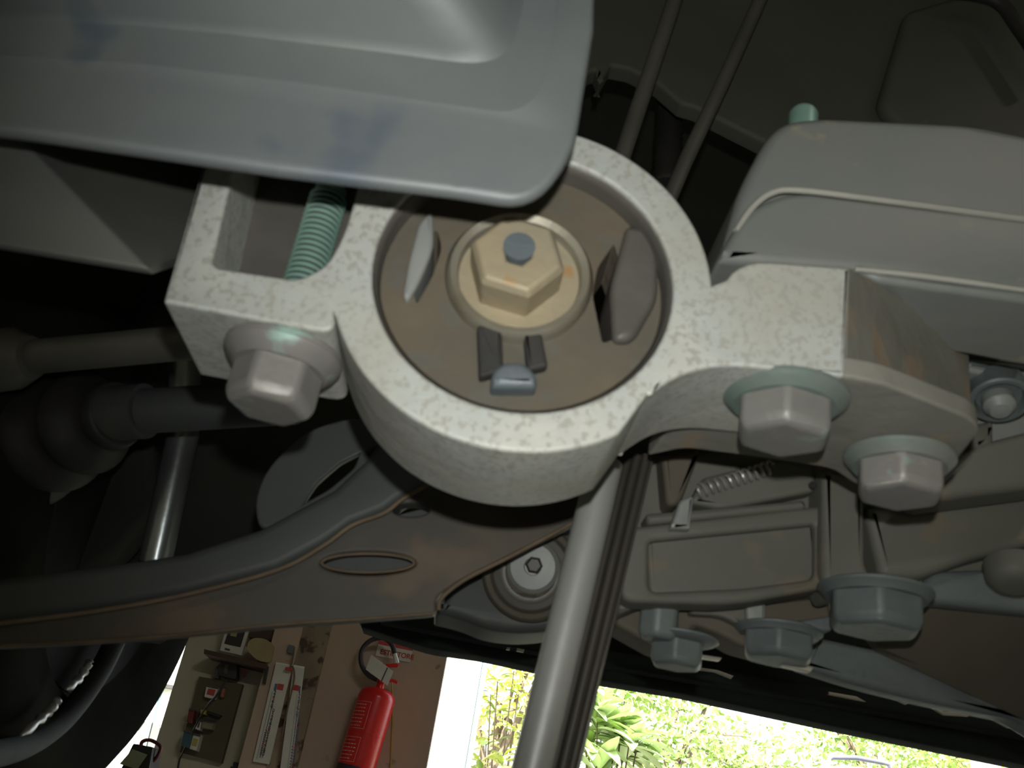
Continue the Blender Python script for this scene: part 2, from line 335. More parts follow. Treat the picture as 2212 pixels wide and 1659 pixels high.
# base flange (horizontal plate) with the two right bolts
ZU=at(1825,812,YB).z
pf=[atz(x,y,ZU) for x,y in ((1545,788),(1825,813),(1905,828),(2100,905),(2118,930),(2060,1006),(1945,1062),(1850,1050),(1795,1012),(1620,986),(1480,968),(1400,985))]
lo=[(p.x,p.y,.006 if i not in(0,11) else 0) for i,p in enumerate(pf)]
Mh=Matrix.Translation((0,0,ZU+.0045))
solid('base_flange',[fil(lo)],0,.009,ALUD,bk,.0015,M=Mh)
shell('side_web',[(1833,577,.3005),(1900,612,.322),(1905,832,.322),(1826,813,.3005),(2092,742,.395),(2100,906,.37)],[[0,1,2,3],[1,4,5,2]],.006,ALUD,bk,bev=.001)
b1=atz(1695,850,ZU); b2=atz(1942,984,ZU)
flange_bolt(bk,(b1.x,b1.y,ZU),(0,0,-1),.0242,.0190,.0055,.0150,BOLTG,BOLT,.25,'greenish flange bolt head nearer the bore','flange_bolt')
flange_bolt(bk,(b2.x,b2.y,ZU),(0,0,-1),.0225,.0185,.0055,.0140,BOLTG,BOLT,.35,'greenish flange bolt head at the far right corner','flange_bolt')
# ================================================= MOUNT ARM (right, upper)
t=T('mount_arm','thick grey cast arm with two stacked rounded ledges at upper right','mount arm',at(1900,560,.36))
YM=.335
S1('arm_body',[(1560,540,30),(1600,400,60),(1672,262,100),(1760,246,60),(2100,262,60),(2420,330),(2420,620),(1850,590),(1640,590)],YM+.012,.07,COVER,t,.006)
S1('lower_ledge',[(1548,560,20),(1610,450,80),(1710,408,60),(2212,470),(2420,498),(2420,660),(2212,632),(1860,582),(1640,565)],YM,.05,COVER,t,.0045)
S1('lower_rim',[(1840,575,6),(2212,622),(2420,650),(2420,690),(2212,650),(1900,606,14)],YM-.008,.05,COVER,t,.003)
EDGE=mat('edge_highlight_paint',(.50,.50,.45),(.40,.40,.36),20,.45,.2,.1)  # pale tubes paint the highlights on the arm's rounded edges
tube('highlight_edge',smooth_line([at(1590,500,.337),at(1622,452,.3365),at(1665,418,.336),at(1725,411,.3355),at(1900,432,.3355),at(2212,474,.3355),at(2420,502,.3355)],5),.0016,EDGE,t,'painted highlight along the ridge of the lower ledge',8)
tube('highlight_edge',smooth_line([at(1845,582,.328),at(2000,597,.328),at(2212,627,.328),at(2420,655,.328)],5),.0016,EDGE,t,'painted highlight along the lower rim',8)
c=at(1735,262,.365)
lathe('stud_tip',[(.0075,-.01),(.0075,.004),(.0062,.0065),(.003,.008)],(c.x,c.y,c.z),(0,0,1),GREEN,t,'pale green rounded tip of a stud',24)
# ================================================= GEARBOX HOUSING
t=T('gearbox_housing','broad grey-olive cast gearbox housing with ribs and recessed panels at right','gearbox',at(1800,1150,.47))
YG=.47
S1('back_casting',[(1385,985,20),(1700,960),(2330,860),(2330,1330),(1990,1290,20),(1880,1265,20),(1600,1300,30),(1400,1300,20),(1330,1330,20)],YG+.02,.07,GEAR,t,.004)
S1('left_panel',[(1395,1150,10),(1760,1128,10),(1772,1255,12),(1560,1292,20),(1402,1288,20)],YG+.012,.012,GEAR,t,.003)
S1('left_panel_rim',[(1345,1140,14),(1780,1090,8),(1782,1270,8),(1620,1300,20),(1560,1305,10),(1340,1300,30)],YG+.006,.02,GEAR,t,.003,holes=[[(1402,1168,14),(1762,1132,8),(1762,1250,20),(1600,1270,20),(1402,1278,20)]])
S1('upright_rib',[(1778,1010,8),(1868,1030,8),(1872,1225,14),(1900,1262,10),(1800,1290,14),(1778,1240,8)],YG-.002,.03,GEAR,t,.004)
S1('right_panel',[(1870,1092,10),(2000,1080,10),(2330,1045),(2330,1150),(2110,1206,24),(1990,1248,20),(1905,1250,24)],YG+.002,.03,GEAR,t,.005)
S1('upper_slab',[(1990,1065,14),(2100,960,30),(2330,900),(2330,1040),(2020,1080,10)],YG-.03,.03,GEAR,t,.005)
S1('ledge',[(1395,1108,10),(1740,1078,10),(1745,1098,10),(1400,1132,8)],YG+.004,.02,GEAR,t,.003)
S1('side_lug',[(1430,980,8),(1515,972,8),(1470,1090,16),(1440,1092,16)],YG+.004,.02,GEARD,t,.003)
S1('sensor_plate',[(1490,1085,10),(1520,1030,10),(1680,990,10),(1760,1000,14),(1765,1060,14),(1560,1100,10)],YG+.008,.014,GEAR,t,.003)
c=at(1757,1047,YG+.006); lathe('small_hole',[(.0022,0),(.0022,.003)],c,(0,1,0),BLACK,t,None,14)
c0=at(1505,1062,YG+.004); c1=at(1668,1008,YG+.0); pts=[]
d=(c1-c0); u_,v_,ax_=frame(d)
for i in range(12*12+1):
    a=2*pi*i/12; pts.append(c0+d*(i/144)+u_*(.0036*cos(a))+v_*(.0036*sin(a)))
tube('coil_spring',pts,.0008,SPRING,t,None,6)
S1('white_tab',[(1448,1140,4),(1470,1078,10),(1500,1068,10),(1492,1142,4)],YG-.002,.008,GEARL,t,.002,'white tab at the end of the spring')
# upper right: casing window, boss
t2=T('gearbox_side_casing','pale bluish casting with dark ringed stud below the upper right arm','casting',at(2120,850,.44))
S1('casing_plate',[(1885,600),(2330,640),(2330,1000),(2130,960,30),(2080,900,20),(2080,760),(1980,690)],.46,.03,GEARL,t2,.003)
S1('window_block',[(2083,655,6),(2330,672),(2330,812),(2085,782,10)],.43,.02,BLUEM,t2,.003)
S1('window_sill',[(2085,782,4),(2330,815),(2330,845),(2090,800,6)],.425,.03,GEARL,t2,.003)
S1('upright_strip',[(1990,618),(2040,622),(2040,735),(1990,690)],.45,.02,COVER,t2,.003)
c=at(2160,865,.43)
bs=lathe('stud_ring',[(.0145,-.012),(.0155,0),(.0145,.001),(.0125,.001),(.0112,-.004)],c,(-.1,-.38,-.95),BLUEM,t2,'dark ring around the stud',36)
lathe('stud_end',[(.008,0),(.008,.006),(.005,.010),(.001,.011)],at(2155,862,.43),(-.1,-.38,-.95),GEARL,bs,None,24)
S1('rough_lump',[(2090,915,14),(2150,905,14),(2150,960,14),(2100,975,14)],.44,.02,GEAR,t2,.004)
# ================================================= lower bolts and brackets
ZL=at(1790,1262,YG).z
t3=T('subframe_mounting_plate','stepped grey steel plate carrying bolt heads under the gearbox at lower right','plate',at(1650,1400,.5))
S1('stepped_plate',[(1328,1290,10),(1790,1280,10),(1800,1345,10),(1700,1360,10),(1690,1420,8),(1600,1395,8),(1560,1372,14),(1500,1350,10),(1480,1410),(1420,1400,10),(1330,1350,8)],.51,.03,GEARD,t3,.003)
S1('light_lug',[(1500,1292,6),(1620,1296,6),(1618,1360,6),(1560,1330,20),(1490,1326,8)],.502,.012,GEAR,t3,.002)
S1('light_lug',[(1612,1288,6),(1655,1290,6),(1655,1362,6),(1615,1362,6)],.497,.014,GEARL,t3,.002)
S1('light_lug',[(1722,1340,6),(1800,1328,8),(1800,1362,8),(1722,1366,8)],.50,.014,BLUEM,t3,.002)
def hb_px(parent,x,y,Y,rw,rh_,hw,hh,m,label,rot=.3):
    c=at(x,y,Y); return flange_bolt(parent,c,(0,0,-1),rw*PXS(Y),rh_*PXS(Y),hw*PXS(Y),hh*PXS(Y),m,m,rot,label,'flange_bolt')
hb_px(t3,1428,1287,.50,50,42,12,75,BLUEM,'small grey bolt head at the left')
hb_px(t3,1465,1375,.51,78,54,12,48,BLUEM,'bolt head lowest at the left')
hb_px(t3,1682,1358,.50,84,72,14,50,BLUEM,'bolt head in the middle')
hb_px(t3,1890,1272,.46,112,96,20,68,BLUEM,'large blue-grey bolt head at the right')
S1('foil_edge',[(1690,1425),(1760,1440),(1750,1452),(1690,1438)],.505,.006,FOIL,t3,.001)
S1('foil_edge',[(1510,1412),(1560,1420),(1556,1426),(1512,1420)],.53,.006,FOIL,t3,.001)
t4=T('crossmember','brown rust-tinged crossmember sheet at the lower right corner','crossmember',at(2100,1450,.55))
shell('crossmember_sheet',[(1975,1285,.50),(2420,1320,.48),(2420,1640,.52),(2212,1540,.55),(1900,1400,.55),(1880,1375,.54)],[[0,1,2,3,4,5]],.01,GEARD,t4,bev=.002)
t5=T('pale_bar','pale blue-grey flat bar just above the brown crossmember at right','bar',at(2120,1270,.5))
S1('bar_body',[(1985,1265,14),(2020,1232,14),(2120,1228,14),(2420,1235),(2420,1345),(2010,1300,10)],.485,.014,BLUEM,t5,.004)
cc=at(2190,1235,.46); lathe('boss_cap',[(.0145,-.004),(.014,.004),(.011,.008),(.006,.010)],cc,(-.1,-.3,-1),GEAR,t5,'round capped boss',32)
t6=T('long_support_plate','long tapering grey plate below the brown crossmember, above the dark bumper','plate',at(1950,1480,.56))
S1('tapering_plate',[(1762,1375,6),(1925,1402,40),(2212,1540),(2420,1640),(2420,1690),(2190,1552,20),(2000,1516,50),(1850,1478,30),(1730,1440,10)],.56,.02,BLUEM,t6,.004)
# ================================================= BUMPER / lower valance (dark band)
t7=T('front_valance','near-black green plastic valance forming the long dark lower edge at right','bumper',at(1600,1520,1.0))
S1('valance_panel',[(560,900),(2500,900),(2500,1712),(2212,1650),(1810,1568),(1480,1497),(1260,1462),(1165,1442),(1040,1415,20),(930,1400,20),(780,1352)],.98,.05,GRN,t7,.008)
S1('upper_lip',[(820,1310),(1300,1400),(2500,1600),(2500,1640),(1300,1435),(820,1340)],.95,.03,GRN,t7,.006)
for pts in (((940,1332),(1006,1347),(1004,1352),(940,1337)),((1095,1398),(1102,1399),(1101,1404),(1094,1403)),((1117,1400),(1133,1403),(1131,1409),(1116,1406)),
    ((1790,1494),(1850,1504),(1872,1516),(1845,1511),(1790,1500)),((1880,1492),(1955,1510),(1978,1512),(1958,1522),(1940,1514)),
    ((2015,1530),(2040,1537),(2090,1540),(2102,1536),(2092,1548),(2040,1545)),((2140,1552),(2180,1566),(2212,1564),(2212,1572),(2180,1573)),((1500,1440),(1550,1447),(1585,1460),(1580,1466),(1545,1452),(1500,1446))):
    S1('glint_edge',list(pts),.93,.004,FOIL,t7,.0006,'thin foil edge with its glint put into the colour')  # pale slivers carry the valance glints in their colour
# engine bay darkness: unseen floor pan, lid and walls added to block light
t8=T('added_body_shell','unseen black car body shell added to block light above all parts','car body',(0,.6,1.6))
box('added_floor_pan',(-.8,-3.2,1.36),(.95,.12,1.40),DARK,t8); box('added_bay_lid',(-.95,-.8,2.2),(.95,1.05,2.25),DARK,t8); box('added_front_wall',(-.8,1.06,1.32),(1.1,1.12,2.2),DARK,t8)
box('added_side_wall',(1.1,-.8,1.2),(1.15,1.1,2.2),DARK,t8); box('added_side_wall',(-1.0,-.8,1.62),(-.95,1.1,2.2),DARK,t8)
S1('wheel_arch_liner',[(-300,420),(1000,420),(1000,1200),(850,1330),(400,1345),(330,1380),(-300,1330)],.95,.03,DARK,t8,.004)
# ================================================= upper right: heat shield, rods
t=T('heat_shield','dim brownish-green heat shield panel with stepped lower edge at upper right','heat shield',at(1800,250,.6))
S1('shield_panel',[(1250,-160),(2500,-160),(2500,700),(1640,300,8),(1505,232,8),(1470,222,4),(1420,178,8),(1360,148,8),(1320,140,6),(1296,180,4),(1285,150,4),(1240,170)],.62,.02,HEAT,t,.004)
S1('raised_rib',[(1960,20,20),(2130,-30,20),(2210,60,40),(2420,300),(2420,420),(1980,300,40),(1900,220,40)],.605,.02,HEAT,t,.008,)
tube('hose_edge',smooth_line([at(2050,-20,.58),at(2150,0,.58),at(2200,60,.58),at(2260,150,.58)]),.006,BLACKR,t,'black hose at the corner')
tp='dull grey brake pipe running up behind the bracket'
t=T('brake_pipe','nearer dull grey straight pipe rising just right of the oil pan','pipe',at(1375,260,.52))
tube('pipe',[at(1290,500,.52),at(1365,275,.52),at(1450,20,.52),at(1495,-120,.52)],.0062,ROD,t)
t=T('brake_pipe','second dull grey straight pipe, right of the pipe nearer the oil pan','pipe',at(1490,330,.54))
tube('pipe',[at(1390,560,.54),at(1480,350,.54),at(1560,180,.54),at(1650,-20,.54),at(1700,-130,.54)],.0056,ROD,t)
# small vertical hose in the dark gap
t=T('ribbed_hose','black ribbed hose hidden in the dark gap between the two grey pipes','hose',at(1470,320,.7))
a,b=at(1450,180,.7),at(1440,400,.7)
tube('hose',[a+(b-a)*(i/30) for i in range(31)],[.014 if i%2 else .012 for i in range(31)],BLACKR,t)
# ================================================= CONTROL ARM
YA=.52
t=T('control_arm','dark blue-grey pressed steel suspension arm curving from left to beneath the bracket','control arm',at(500,1250,YA))
seam=[(-120,1358),(0,1343),(200,1318),(400,1282),(600,1228),(700,1175),(760,1132),(830,1105),(870,1075),(940,1035)]
top=[(1010,960),(930,900),(840,915),(790,990),(720,1055),(560,1140),(400,1192),(200,1222),(0,1246),(-120,1256)]
S1('upper_channel',seam+top,YA,.03,ARM,t,.006)
S1('arm_ear',[(548,1085,30),(575,1010,50),(660,930,50),(740,905,20),(860,900,20),(860,1010,20),(760,1090,20),(560,1145,20)],YA+.02,.006,ARM,t,.0015,None,[[(655,1088),(684,1044,10),(735,1000,10),(778,978),(765,1010,10),(712,1055,10)]])
low=[(-120,1352),(0,1338),(200,1313),(400,1277),(600,1223),(760,1127),(870,1070),(940,1030),(1100,1010),(1275,1060),(1252,1125,20),(1100,1200),(1000,1250,20),(940,1290,20),(945,1325,14),(780,1338),(600,1350),(400,1370),(200,1385),(0,1395),(-120,1400)]
def ell(x,y,a,b,n=28): return [(x+a*cos(2*pi*i/n),y+b*sin(2*pi*i/n)) for i in range(n)]
S1('lower_plate',low,YA+.006,.012,ARM2,t,.002,holes=[ell(795,1216,103,25),ell(888,1100,40,14)])
S1('backing_plate',[(560,1190),(980,1080),(960,1300),(560,1340)],YA+.022,.006,ARM,t,.001)
ln=smooth_line([at(x,y+3,YA-.001) for x,y in seam],5); tube('seam_edge',ln,.0013,RUST,t,'thin rust-brown weld seam',8)
tube('seam_edge',smooth_line([at(x,y,YA+.004) for x,y in ((1290,1098),(1240,1128),(1100,1203),(1010,1248),(955,1290),(948,1318))],5),.0012,RUST,t,'thin rust-brown folded edge',8)
tube('seam_edge',smooth_line([at(795+100*cos(2*pi*i/20),1216+20*sin(2*pi*i/20),YA+.004) for i in range(21)],3),.0009,RUST,t,'brown rim of the long oval hole',8)
tube('seam_edge',smooth_line([at(x,y,YA+.004) for x,y in ((-120,1400),(0,1394),(200,1385),(400,1370),(600,1349),(780,1337),(942,1324))],4),.0009,RUST,t,'dim lower folded edge',8)
# rear part of the arm, with bush
t=T('arm_rear_bushing','round pressed-steel bushing with pale dished face left of the pole','bushing',at(1145,1240,.58))
c=at(1148,1235,.585); A=(-.1,-1,-.25)
lathe('outer_ring',[(.030,-.02),(.031,.004),(.029,.007),(.026,.006),(.024,.002)],c,A,GEARD,t,None,44)
lathe('dished_face',[(.0245,0),(.0235,.003),(.020,.004),(.0165,.002)],c,A,ROD,t,None,44)
lathe('inner_disc',[(.0165,0),(.0165,.005),(.014,.008),(.0055,.009),(.005,.006)],at(1152,1225,.585),A,GEARL,t,'pale inner disc',40)
lathe('centre_nut',[(.0055,.004),(.0055,.011),(.004,.012)],at(1155,1222,.585),A,BLACK,t,None,6)
t=T('arm_rear_housing','dark rounded housing with curved lower edge behind the round bushing','housing',at(1080,1340,.62))
S1('housing_body',[(935,1320,10),(985,1240,30),(1150,1110),(1290,1080),(1290,1340,20),(1180,1362,20),(1120,1366,20),(1050,1358,30),(1000,1335,30)],.60,.05,ARM,t,.006)
# ================================================= POLE
t=T('support_pole','upright galvanised pole with a darker grooved profile, standing in front of the trees','pole',at(1170,1659,.44))
def P2(y,f):  # left edge / right edge interpolation down the pole
    k=(y-1050)/(1659-1050); return (1258+(1112-1258)*k)+(140)*f
Ya=.45
def to_floor(a,b): return a+(b-a)*(a.z/(a.z-b.z))
a=at(P2(1000,.27),1000,Ya); b=to_floor(a,at(P2(1850,.27),1850,Ya-.01))
tube('round_tube',[a,b],[41*pxr(1230,1350,Ya)]*2,POLE,t,None,28)
def edge(f0,y): p=at(P2(y,f0),y,Ya); return p
for f0,wid,dy,nm,mm in ((.60,13,.004,'profile_rib',POLED),(.74,11,.0,'profile_rib',POLED),(.88,12,.003,'profile_rib',POLED)):
    a=at(P2(985,f0),985,Ya+dy); b=to_floor(a,at(P2(1850,f0),1850,Ya+dy-.01)); tube(nm,[a,b],[wid*pxr(1270,1350,Ya)]*2,mm,t,None,12)
a0,a1=at(P2(985,.35),985,Ya+.01),at(P2(985,1.0),985,Ya+.01); b0,b1=to_floor(a0,at(P2(1850,.35),1850,Ya)),to_floor(a1,at(P2(1850,1.0),1850,Ya))
yy=Vector((0,.012,0)); loft('profile_back',[[a0,a1,a1+yy,a0+yy],[b0,b1,b1+yy,b0+yy]],POLED,t)
# ================================================= LEFT: tie rod, shaft, boot, strut
t=T('tie_rod','grey steering tie rod with a rounded end, highest bar at the left','tie rod',at(200,770,.56))
tube('rod',[at(520,725,.50),at(420,738,.51),at(60,772,.57)],[.0107,.0107,.0115],ROD,t,None,24)
tube('rod_end',[at(70,772,.565),at(30,775,.57),at(-40,782,.58),at(-120,790,.59)],[.014,.0205,.0215,.02],ROD,t,None,28)
t=T('drive_shaft','dark grey drive shaft entering the black rubber boot at left','drive shaft',at(400,880,.6))
tube('shaft',[at(640,868,.60),at(310,888,.62)],[.0158,.0158],ARM,t,None,28)
tube('collar',[at(315,888,.62),at(240,893,.63)],[.0195,.0195],ARM,t,None,28)
t=T('shaft_boot','black ribbed rubber boot with concentric bellows at the left edge','rubber boot',at(100,960,.68))
ax0=at(262,893,.63); ax1=at(-60,985,.74); pts=[];rr=[]
for i in range(41):
    k=i/40; pts.append(ax0+(ax1-ax0)*k); base=.022+.038*k**.8; rr.append(base+.0055*cos(k*5*2*pi)*(1 if k>.05 else 0))
tube('bellows',pts,rr,BLACKR,t,None,40,70)
tube('clamp_band',[at(-40,985,.70),at(-110,1000,.72)],[.068,.068],GEARD,t,'dull metal band at the wide end',36)
t=T('strut_rod','slim rod with bright reflecting left side, slanting down behind the drive shaft','rod',at(370,1060,.75))
tube('rod',[at(400,780,.72),at(395,940,.72),at(335,1215,.74)],[.0125,.0125,.0125],CHROME,t,None,28)
# knuckle shapes in the gloom
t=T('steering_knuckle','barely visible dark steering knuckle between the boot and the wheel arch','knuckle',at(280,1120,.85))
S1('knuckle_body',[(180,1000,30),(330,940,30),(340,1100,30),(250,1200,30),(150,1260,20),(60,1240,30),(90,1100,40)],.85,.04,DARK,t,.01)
# ================================================= WHEEL
wc=Vector((-.345,.93,1.16))
t=T('vehicle_wheel','black front tyre with bright rim glints at the lower left corner','wheel',(wc.x-.1,wc.y,wc.z-.3))
lathe('tyre',[(.195,.01),(.205,-.004),(.24,-.014),(.27,-.014),(.292,.0),(.306,.03),(.312,.07),(.312,.15),(.300,.19),(.27,.205),(.205,.20),(.195,.19)],wc,(-1,0,0),TYRE,t,None,90,0,60)
lathe('rim',[(.196,.006),(.188,.02),(.180,.06),(.165,.075),(.15,.10),(.03,.11),(.03,.14),(.17,.14),(.197,.18)],wc,(-1,0,0),RIM,t,'dull metal rim',80,0,50)
XW=-.322
RIMG=mat('rim_lip_grey',(.045,.05,.05),(.03,.033,.033),30,.9,0,.2)
GLINT=mat('rim_glint_paint',(.50,.50,.50),(.38,.38,.38),60,.4,.4,.4)  # pale colour for strips that stand in for rim glints
tube('rim_lip',smooth_line([atx(x,y,XW-.01) for x,y in ((248,1385),(215,1450),(170,1515),(120,1568),(50,1612),(-60,1640))],6),.010,RIMG,t,'grey curved rim lip',14)
for pp in (((194,1424),(188,1440),(168,1468),(143,1488)),((127,1508),(112,1530),(88,1552),(46,1588))):
    q_=[atx(x,y,XW+.004) for x,y in pp]; tube('glint_strip',smooth_line(q_,5),[.0015]+[.0034+.0012*sin(k*2.3) for k in range(14)]+[.001],GLINT,t,'bright strip painting a glint on the rim',8)
# ================================================= GARAGE WALL ITEMS
def wall(name,pts,Y,L,m,parent,label=None,bev=.001): return S1(name,pts,Y,L,m,parent,bev,label)
W=WY
t=T('wall_shelf','narrow dark timber shelf on the cream wall, upper left','shelf',at(505,1425,W-.1))
wall('shelf_board',[(441,1402),(576,1434),(574,1445),(440,1412)],W-.18,.18,TIMBER,t)
wall('shelf_bracket',[(572,1438),(580,1440),(572,1478),(567,1476)],W-.16,.16,BLACK,t)
t=T('framed_photo','white framed dark photo standing on the timber shelf','picture frame',at(500,1410,W-.1))
fr=wall('frame',[(493,1340),(540,1350),(522,1416),(475,1405)],W-.13,.02,PAPER,t)
wall('photo',[(497,1352),(531,1360),(519,1398),(484,1390)],W-.134,.004,BLACK,t,'dark photograph')
wall('caption',[(486,1399),(497,1402),(495,1406),(485,1403)],W-.134,.004,INK,t)
wall('photo_highlight',[(500,1362),(513,1365),(510,1376),(497,1373)],W-.136,.002,TANB,t,'pale figure in the photo')
t=T('tan_container','tan faceted wooden container at the right end of the shelf','container',at(560,1425,W-.08))
wall('container_body',[(540,1378,12),(570,1378,12),(592,1392,8),(584,1432,8),(556,1428,10),(531,1402,10)],W-.17,.14,TANB,t)
wall('container_shadow_back',[(540,1350),(606,1362),(596,1385),(536,1376)],W-.10,.08,TIMBER,t,'dark block painting the shade behind the container')  # dark block stands in for the shadow behind the container
t=T('hand_drill','dark hand tool hanging directly below the timber shelf','tool',at(490,1465,W-.05))
wall('tool_body',[(478,1424,4),(512,1432,4),(510,1468,4),(470,1458,4)],W-.09,.07,BLACK,t)
wall('tool_handle',[(466,1442),(478,1430),(472,1466),(462,1464)],W-.07,.04,INK,t)
wall('tool_grip',[(486,1434),(494,1436),(490,1456),(483,1454)],W-.094,.01,BOARD,t)
t=T('red_mark','faded red painted blotch on the cream wall below the shelf','paint mark',at(530,1440,W))
wall('blotch',[(518,1430,4),(541,1436,6),(538,1450,6),(526,1468,6),(520,1455,6)],W-.004,.004,mat('faded_red',(.52,.16,.13),(.58,.34,.27),8,.9,0,0),t,bev=0)
t=T('tool_board','dark olive tool board hanging on the cream wall at the left','board',at(430,1640,W-.02))
wall('board_panel',[(430,1461),(524,1478),(478,1648),(388,1625)],W-.045,.04,BOARD,t)
items=[('socket_box','white socket box with a red face, top of the olive board','box',[(446,1480),(471,1485),(463,1510),(441,1505)],PAPER,.04,[(450,1487),(466,1490),(461,1503),(446,1499)],REDD),
 ('red_screwdriver','slim red tool near the top right of the olive board','tool',[(480,1482),(487,1484),(482,1507),(475,1505)],mat('pale_red',(.42,.16,.12)),.03,None,None),
 ('red_case','dark red case at the left edge of the olive board','case',[(408,1530),(420,1533),(415,1562),(402,1558)],MAROON,.06,None,None),
 ('yellow_tin','small yellow-green tin right of the dark red case','tin',[(434,1530),(446,1533),(443,1544),(432,1541)],YEL,.05,None,None),
 ('dotted_box','small cream box with dark dots, in the middle of the olive board','box',[(425,1554),(436,1557),(431,1578),(421,1574)],PAPER,.06,[(429,1560),(432,1561),(429,1572),(426,1571)],INK),
 ('grey_drill','grey-tan hand drill right of the dotted box on the olive board','drill',[(437,1556),(462,1560),(458,1576),(434,1572)],mat('grey_tan',(.28,.25,.17)),.06,[(440,1548),(468,1554),(466,1560),(440,1556)],BLACK),
 ('teal_box','dark teal box at the lower left corner of the olive board','box',[(398,1576),(417,1582),(408,1616),(389,1610)],TEAL,.07,None,None),
 ('picture_card','pale box with yellow picture right of the teal box','box',[(418,1583),(433,1587),(424,1622),(409,1617)],PAPER,.06,[(418,1594),(428,1597),(423,1613),(414,1610)],YEL),
 ('black_pliers','black pliers hanging above the grey drill on the olive board','pliers',[(448,1535),(478,1545),(474,1550),(446,1541)],BLACK,.03,None,None)]
for nm,lb,ct,pts,mm,dp,p2,m2 in items:
    t=T(nm,lb,ct,at(*pts[3],W-.05)); wall('body',pts,W-.045-dp,dp,mm,t,bev=.003)
    if p2: wall('face_panel',p2,W-.049-dp,.005,m2,t)
    wall('cap',[pts[0],pts[1],tuple(Vector(pts[1][:2]).lerp(Vector(pts[2][:2]),.12)),tuple(Vector(pts[0][:2]).lerp(Vector(pts[3][:2]),.12))],W-.052-dp,.008,INK,t)
t=T('thin_cable','thin black cable running from the olive board down the wall','cable',at(385,1659,W-.01))
tube('cable',smooth_line([at(492,1465,W-.07),at(470,1500,W-.09),at(440,1535,W-.13),at(395,1625,W-.05),at(386,1650,W-.01),at(380,1700,W-.01)]),.004,BLACK,t,None,6)
# low pipe / skirting and valve
t=T('small_tap','small dark tap sticking out of the cream wall at the bottom','tap',at(508,1655,W))
wall('tap_body',[(504,1645,3),(514,1647,3),(513,1680,3),(500,1678,3)],W-.06,.06,BLACK,t); wall('tap_handle',[(498,1655),(518,1659),(517,1664),(497,1660)],W-.075,.015,BLACK,t)
# calendars
def calendar(label,x0,y0,x1,y1,wd,blk,Y,flip=0):
    t=T('strip_calendar',label,'calendar',at(x1,y1,Y),'strip calendars tied on the pilaster')
    ex,ey=wd*.985,wd*.174
    pr=[(x0,y0),(x0+ex,y0+ey),(x1+ex,y1+ey),(x1,y1)]
    sh=wall('paper_strip',pr,Y,.006,PAPER,t)
    def sub(u0_,v0_,u1_,v1_):
        def g(u,v): return (x0+(x1-x0)*v+ex*u, y0+(y1-y0)*v+ey*u)
        return [g(u0_,v0_),g(u1_,v0_),g(u1_,v1_),g(u0_,v1_)]
    wall('red_block',sub(*blk),Y-.0015,.0015,REDD,t,bev=0); 
    wall('blue_block',sub(blk[2]+.02 if flip else blk[0]-.16,blk[1]+.005,blk[2]+.14 if flip else blk[0]-.02,blk[3]+.015),Y-.0015,.0015,BLUEP,t,bev=0)
    uu=blk[2]-.0 if flip else blk[0]-.12
    g0=blk[3]+.03; n=31
    names=[1+i for i in range(n)]
    for i,d_ in enumerate(names):
        v=g0+(.97-g0)*i/n
        if v>.97: break
        P=at(x0+(x1-x0)*v+ex*uu,y0+(y1-y0)*v+ey*uu,Y)
        text('day_number',str(d_),P,.022,Y-.001,REDD if i%7==4 else (BLUEP if flip else INK),t)
    wall('line_column',sub(uu-.10,g0,uu-.08,.97),Y-.001,.001,BLUEP,t,bev=0)
    wall('binding',sub(0,-.004,1,.012),Y-.002,.004,WHITE,t,bev=0)
Yc=W-.165
calendar('left one of the two long white strip calendars, red block left of centre',596,1431,546,1645,36,(.40,.20,.78,.26),Yc)
calendar('right one of the two long white strip calendars, red block near its right edge',634,1437,600,1700,24,(.20,.155,.75,.20),Yc-.008,1)
t=T('calendar_string','brown twine tying both calendars to a hook on the pilaster','string',at(632,1400,Yc))
tube('twine',smooth_line([at(636,1398,Yc+.01),at(633,1420,Yc-.015),at(628,1440,Yc-.02),at(622,1448,Yc-.02),at(632,1440,Yc-.02),at(636,1465,Yc-.02),at(624,1520,Yc-.02),at(606,1600,Yc-.02)]),.0035,BARK,t,None,6)
wall('hook',[(624,1392),(636,1395),(632,1412),(620,1409)],Yc,.02,BLUEG,t); wall('red_bow',[(617,1440,3),(634,1444,3),(630,1450,3),(614,1447,3)],Yc-.03,.01,REDD,t)
# sign
t=T('extinguisher_sign','white rectangular wall sign with red band and red lettering behind the hose','sign',at(850,1410,W-.06))
sg=wall('sign_plate',[(818,1383),(893,1398),(886,1431),(811,1416)],W-.06,.008,PAPER,t)
wall('red_band',[(818,1383),(893,1398),(891.5,1406),(816.5,1391)],W-.0625,.003,REDD,t,bev=0)
P=at(820,1412,W-.06); text('sign_lettering','ESTINTORE',P,.0305,W-.0612,REDD,t,bold=.0009)
t['label']='white rectangular wall sign reading ESTINTORE with a red band above'
# extinguisher
e0=at(770,1655,W-.14); e1=at(820,1487,W-.14)
ex=e1.x*.55+e0.x*.45
t=T('fire_extinguisher','red fire extinguisher with black hose hanging on the pinkish wall','fire extinguisher',(ex,W-.14,e0.z-.05))
re=34.5*4.5/.93/FPX; zt=e1.z; zb=e0.z
A3=(0,0,1); O3=(ex,W-.14,0)
tilt=atan2(e1.x-e0.x,e1.z-e0.z)
ax3=Vector((sin(tilt),0,cos(tilt))); O3=Vector((e0.x,W-.14,e0.z)); hh=(e1-e0).length
bd=lathe('cylinder',[(re*.97,-.005),(re,.005),(re,hh*.40),(re*1.012,hh*.405),(re,hh*.41),(re,hh*.86),(re*.93,hh*.93),(re*.70,hh*.98),(re*.3,hh*1.0),(re*.24,hh*1.0),(re*.22,hh*1.05)],O3,ax3,REDP,t,None,44,0,40)
lathe('base',[(re*.93,-.16),(re*.98,-.14),(re*.98,-.004),(re*.9,0)],O3,ax3,BLACK,t,'black base cup',36)
vt=O3+ax3*hh*1.04
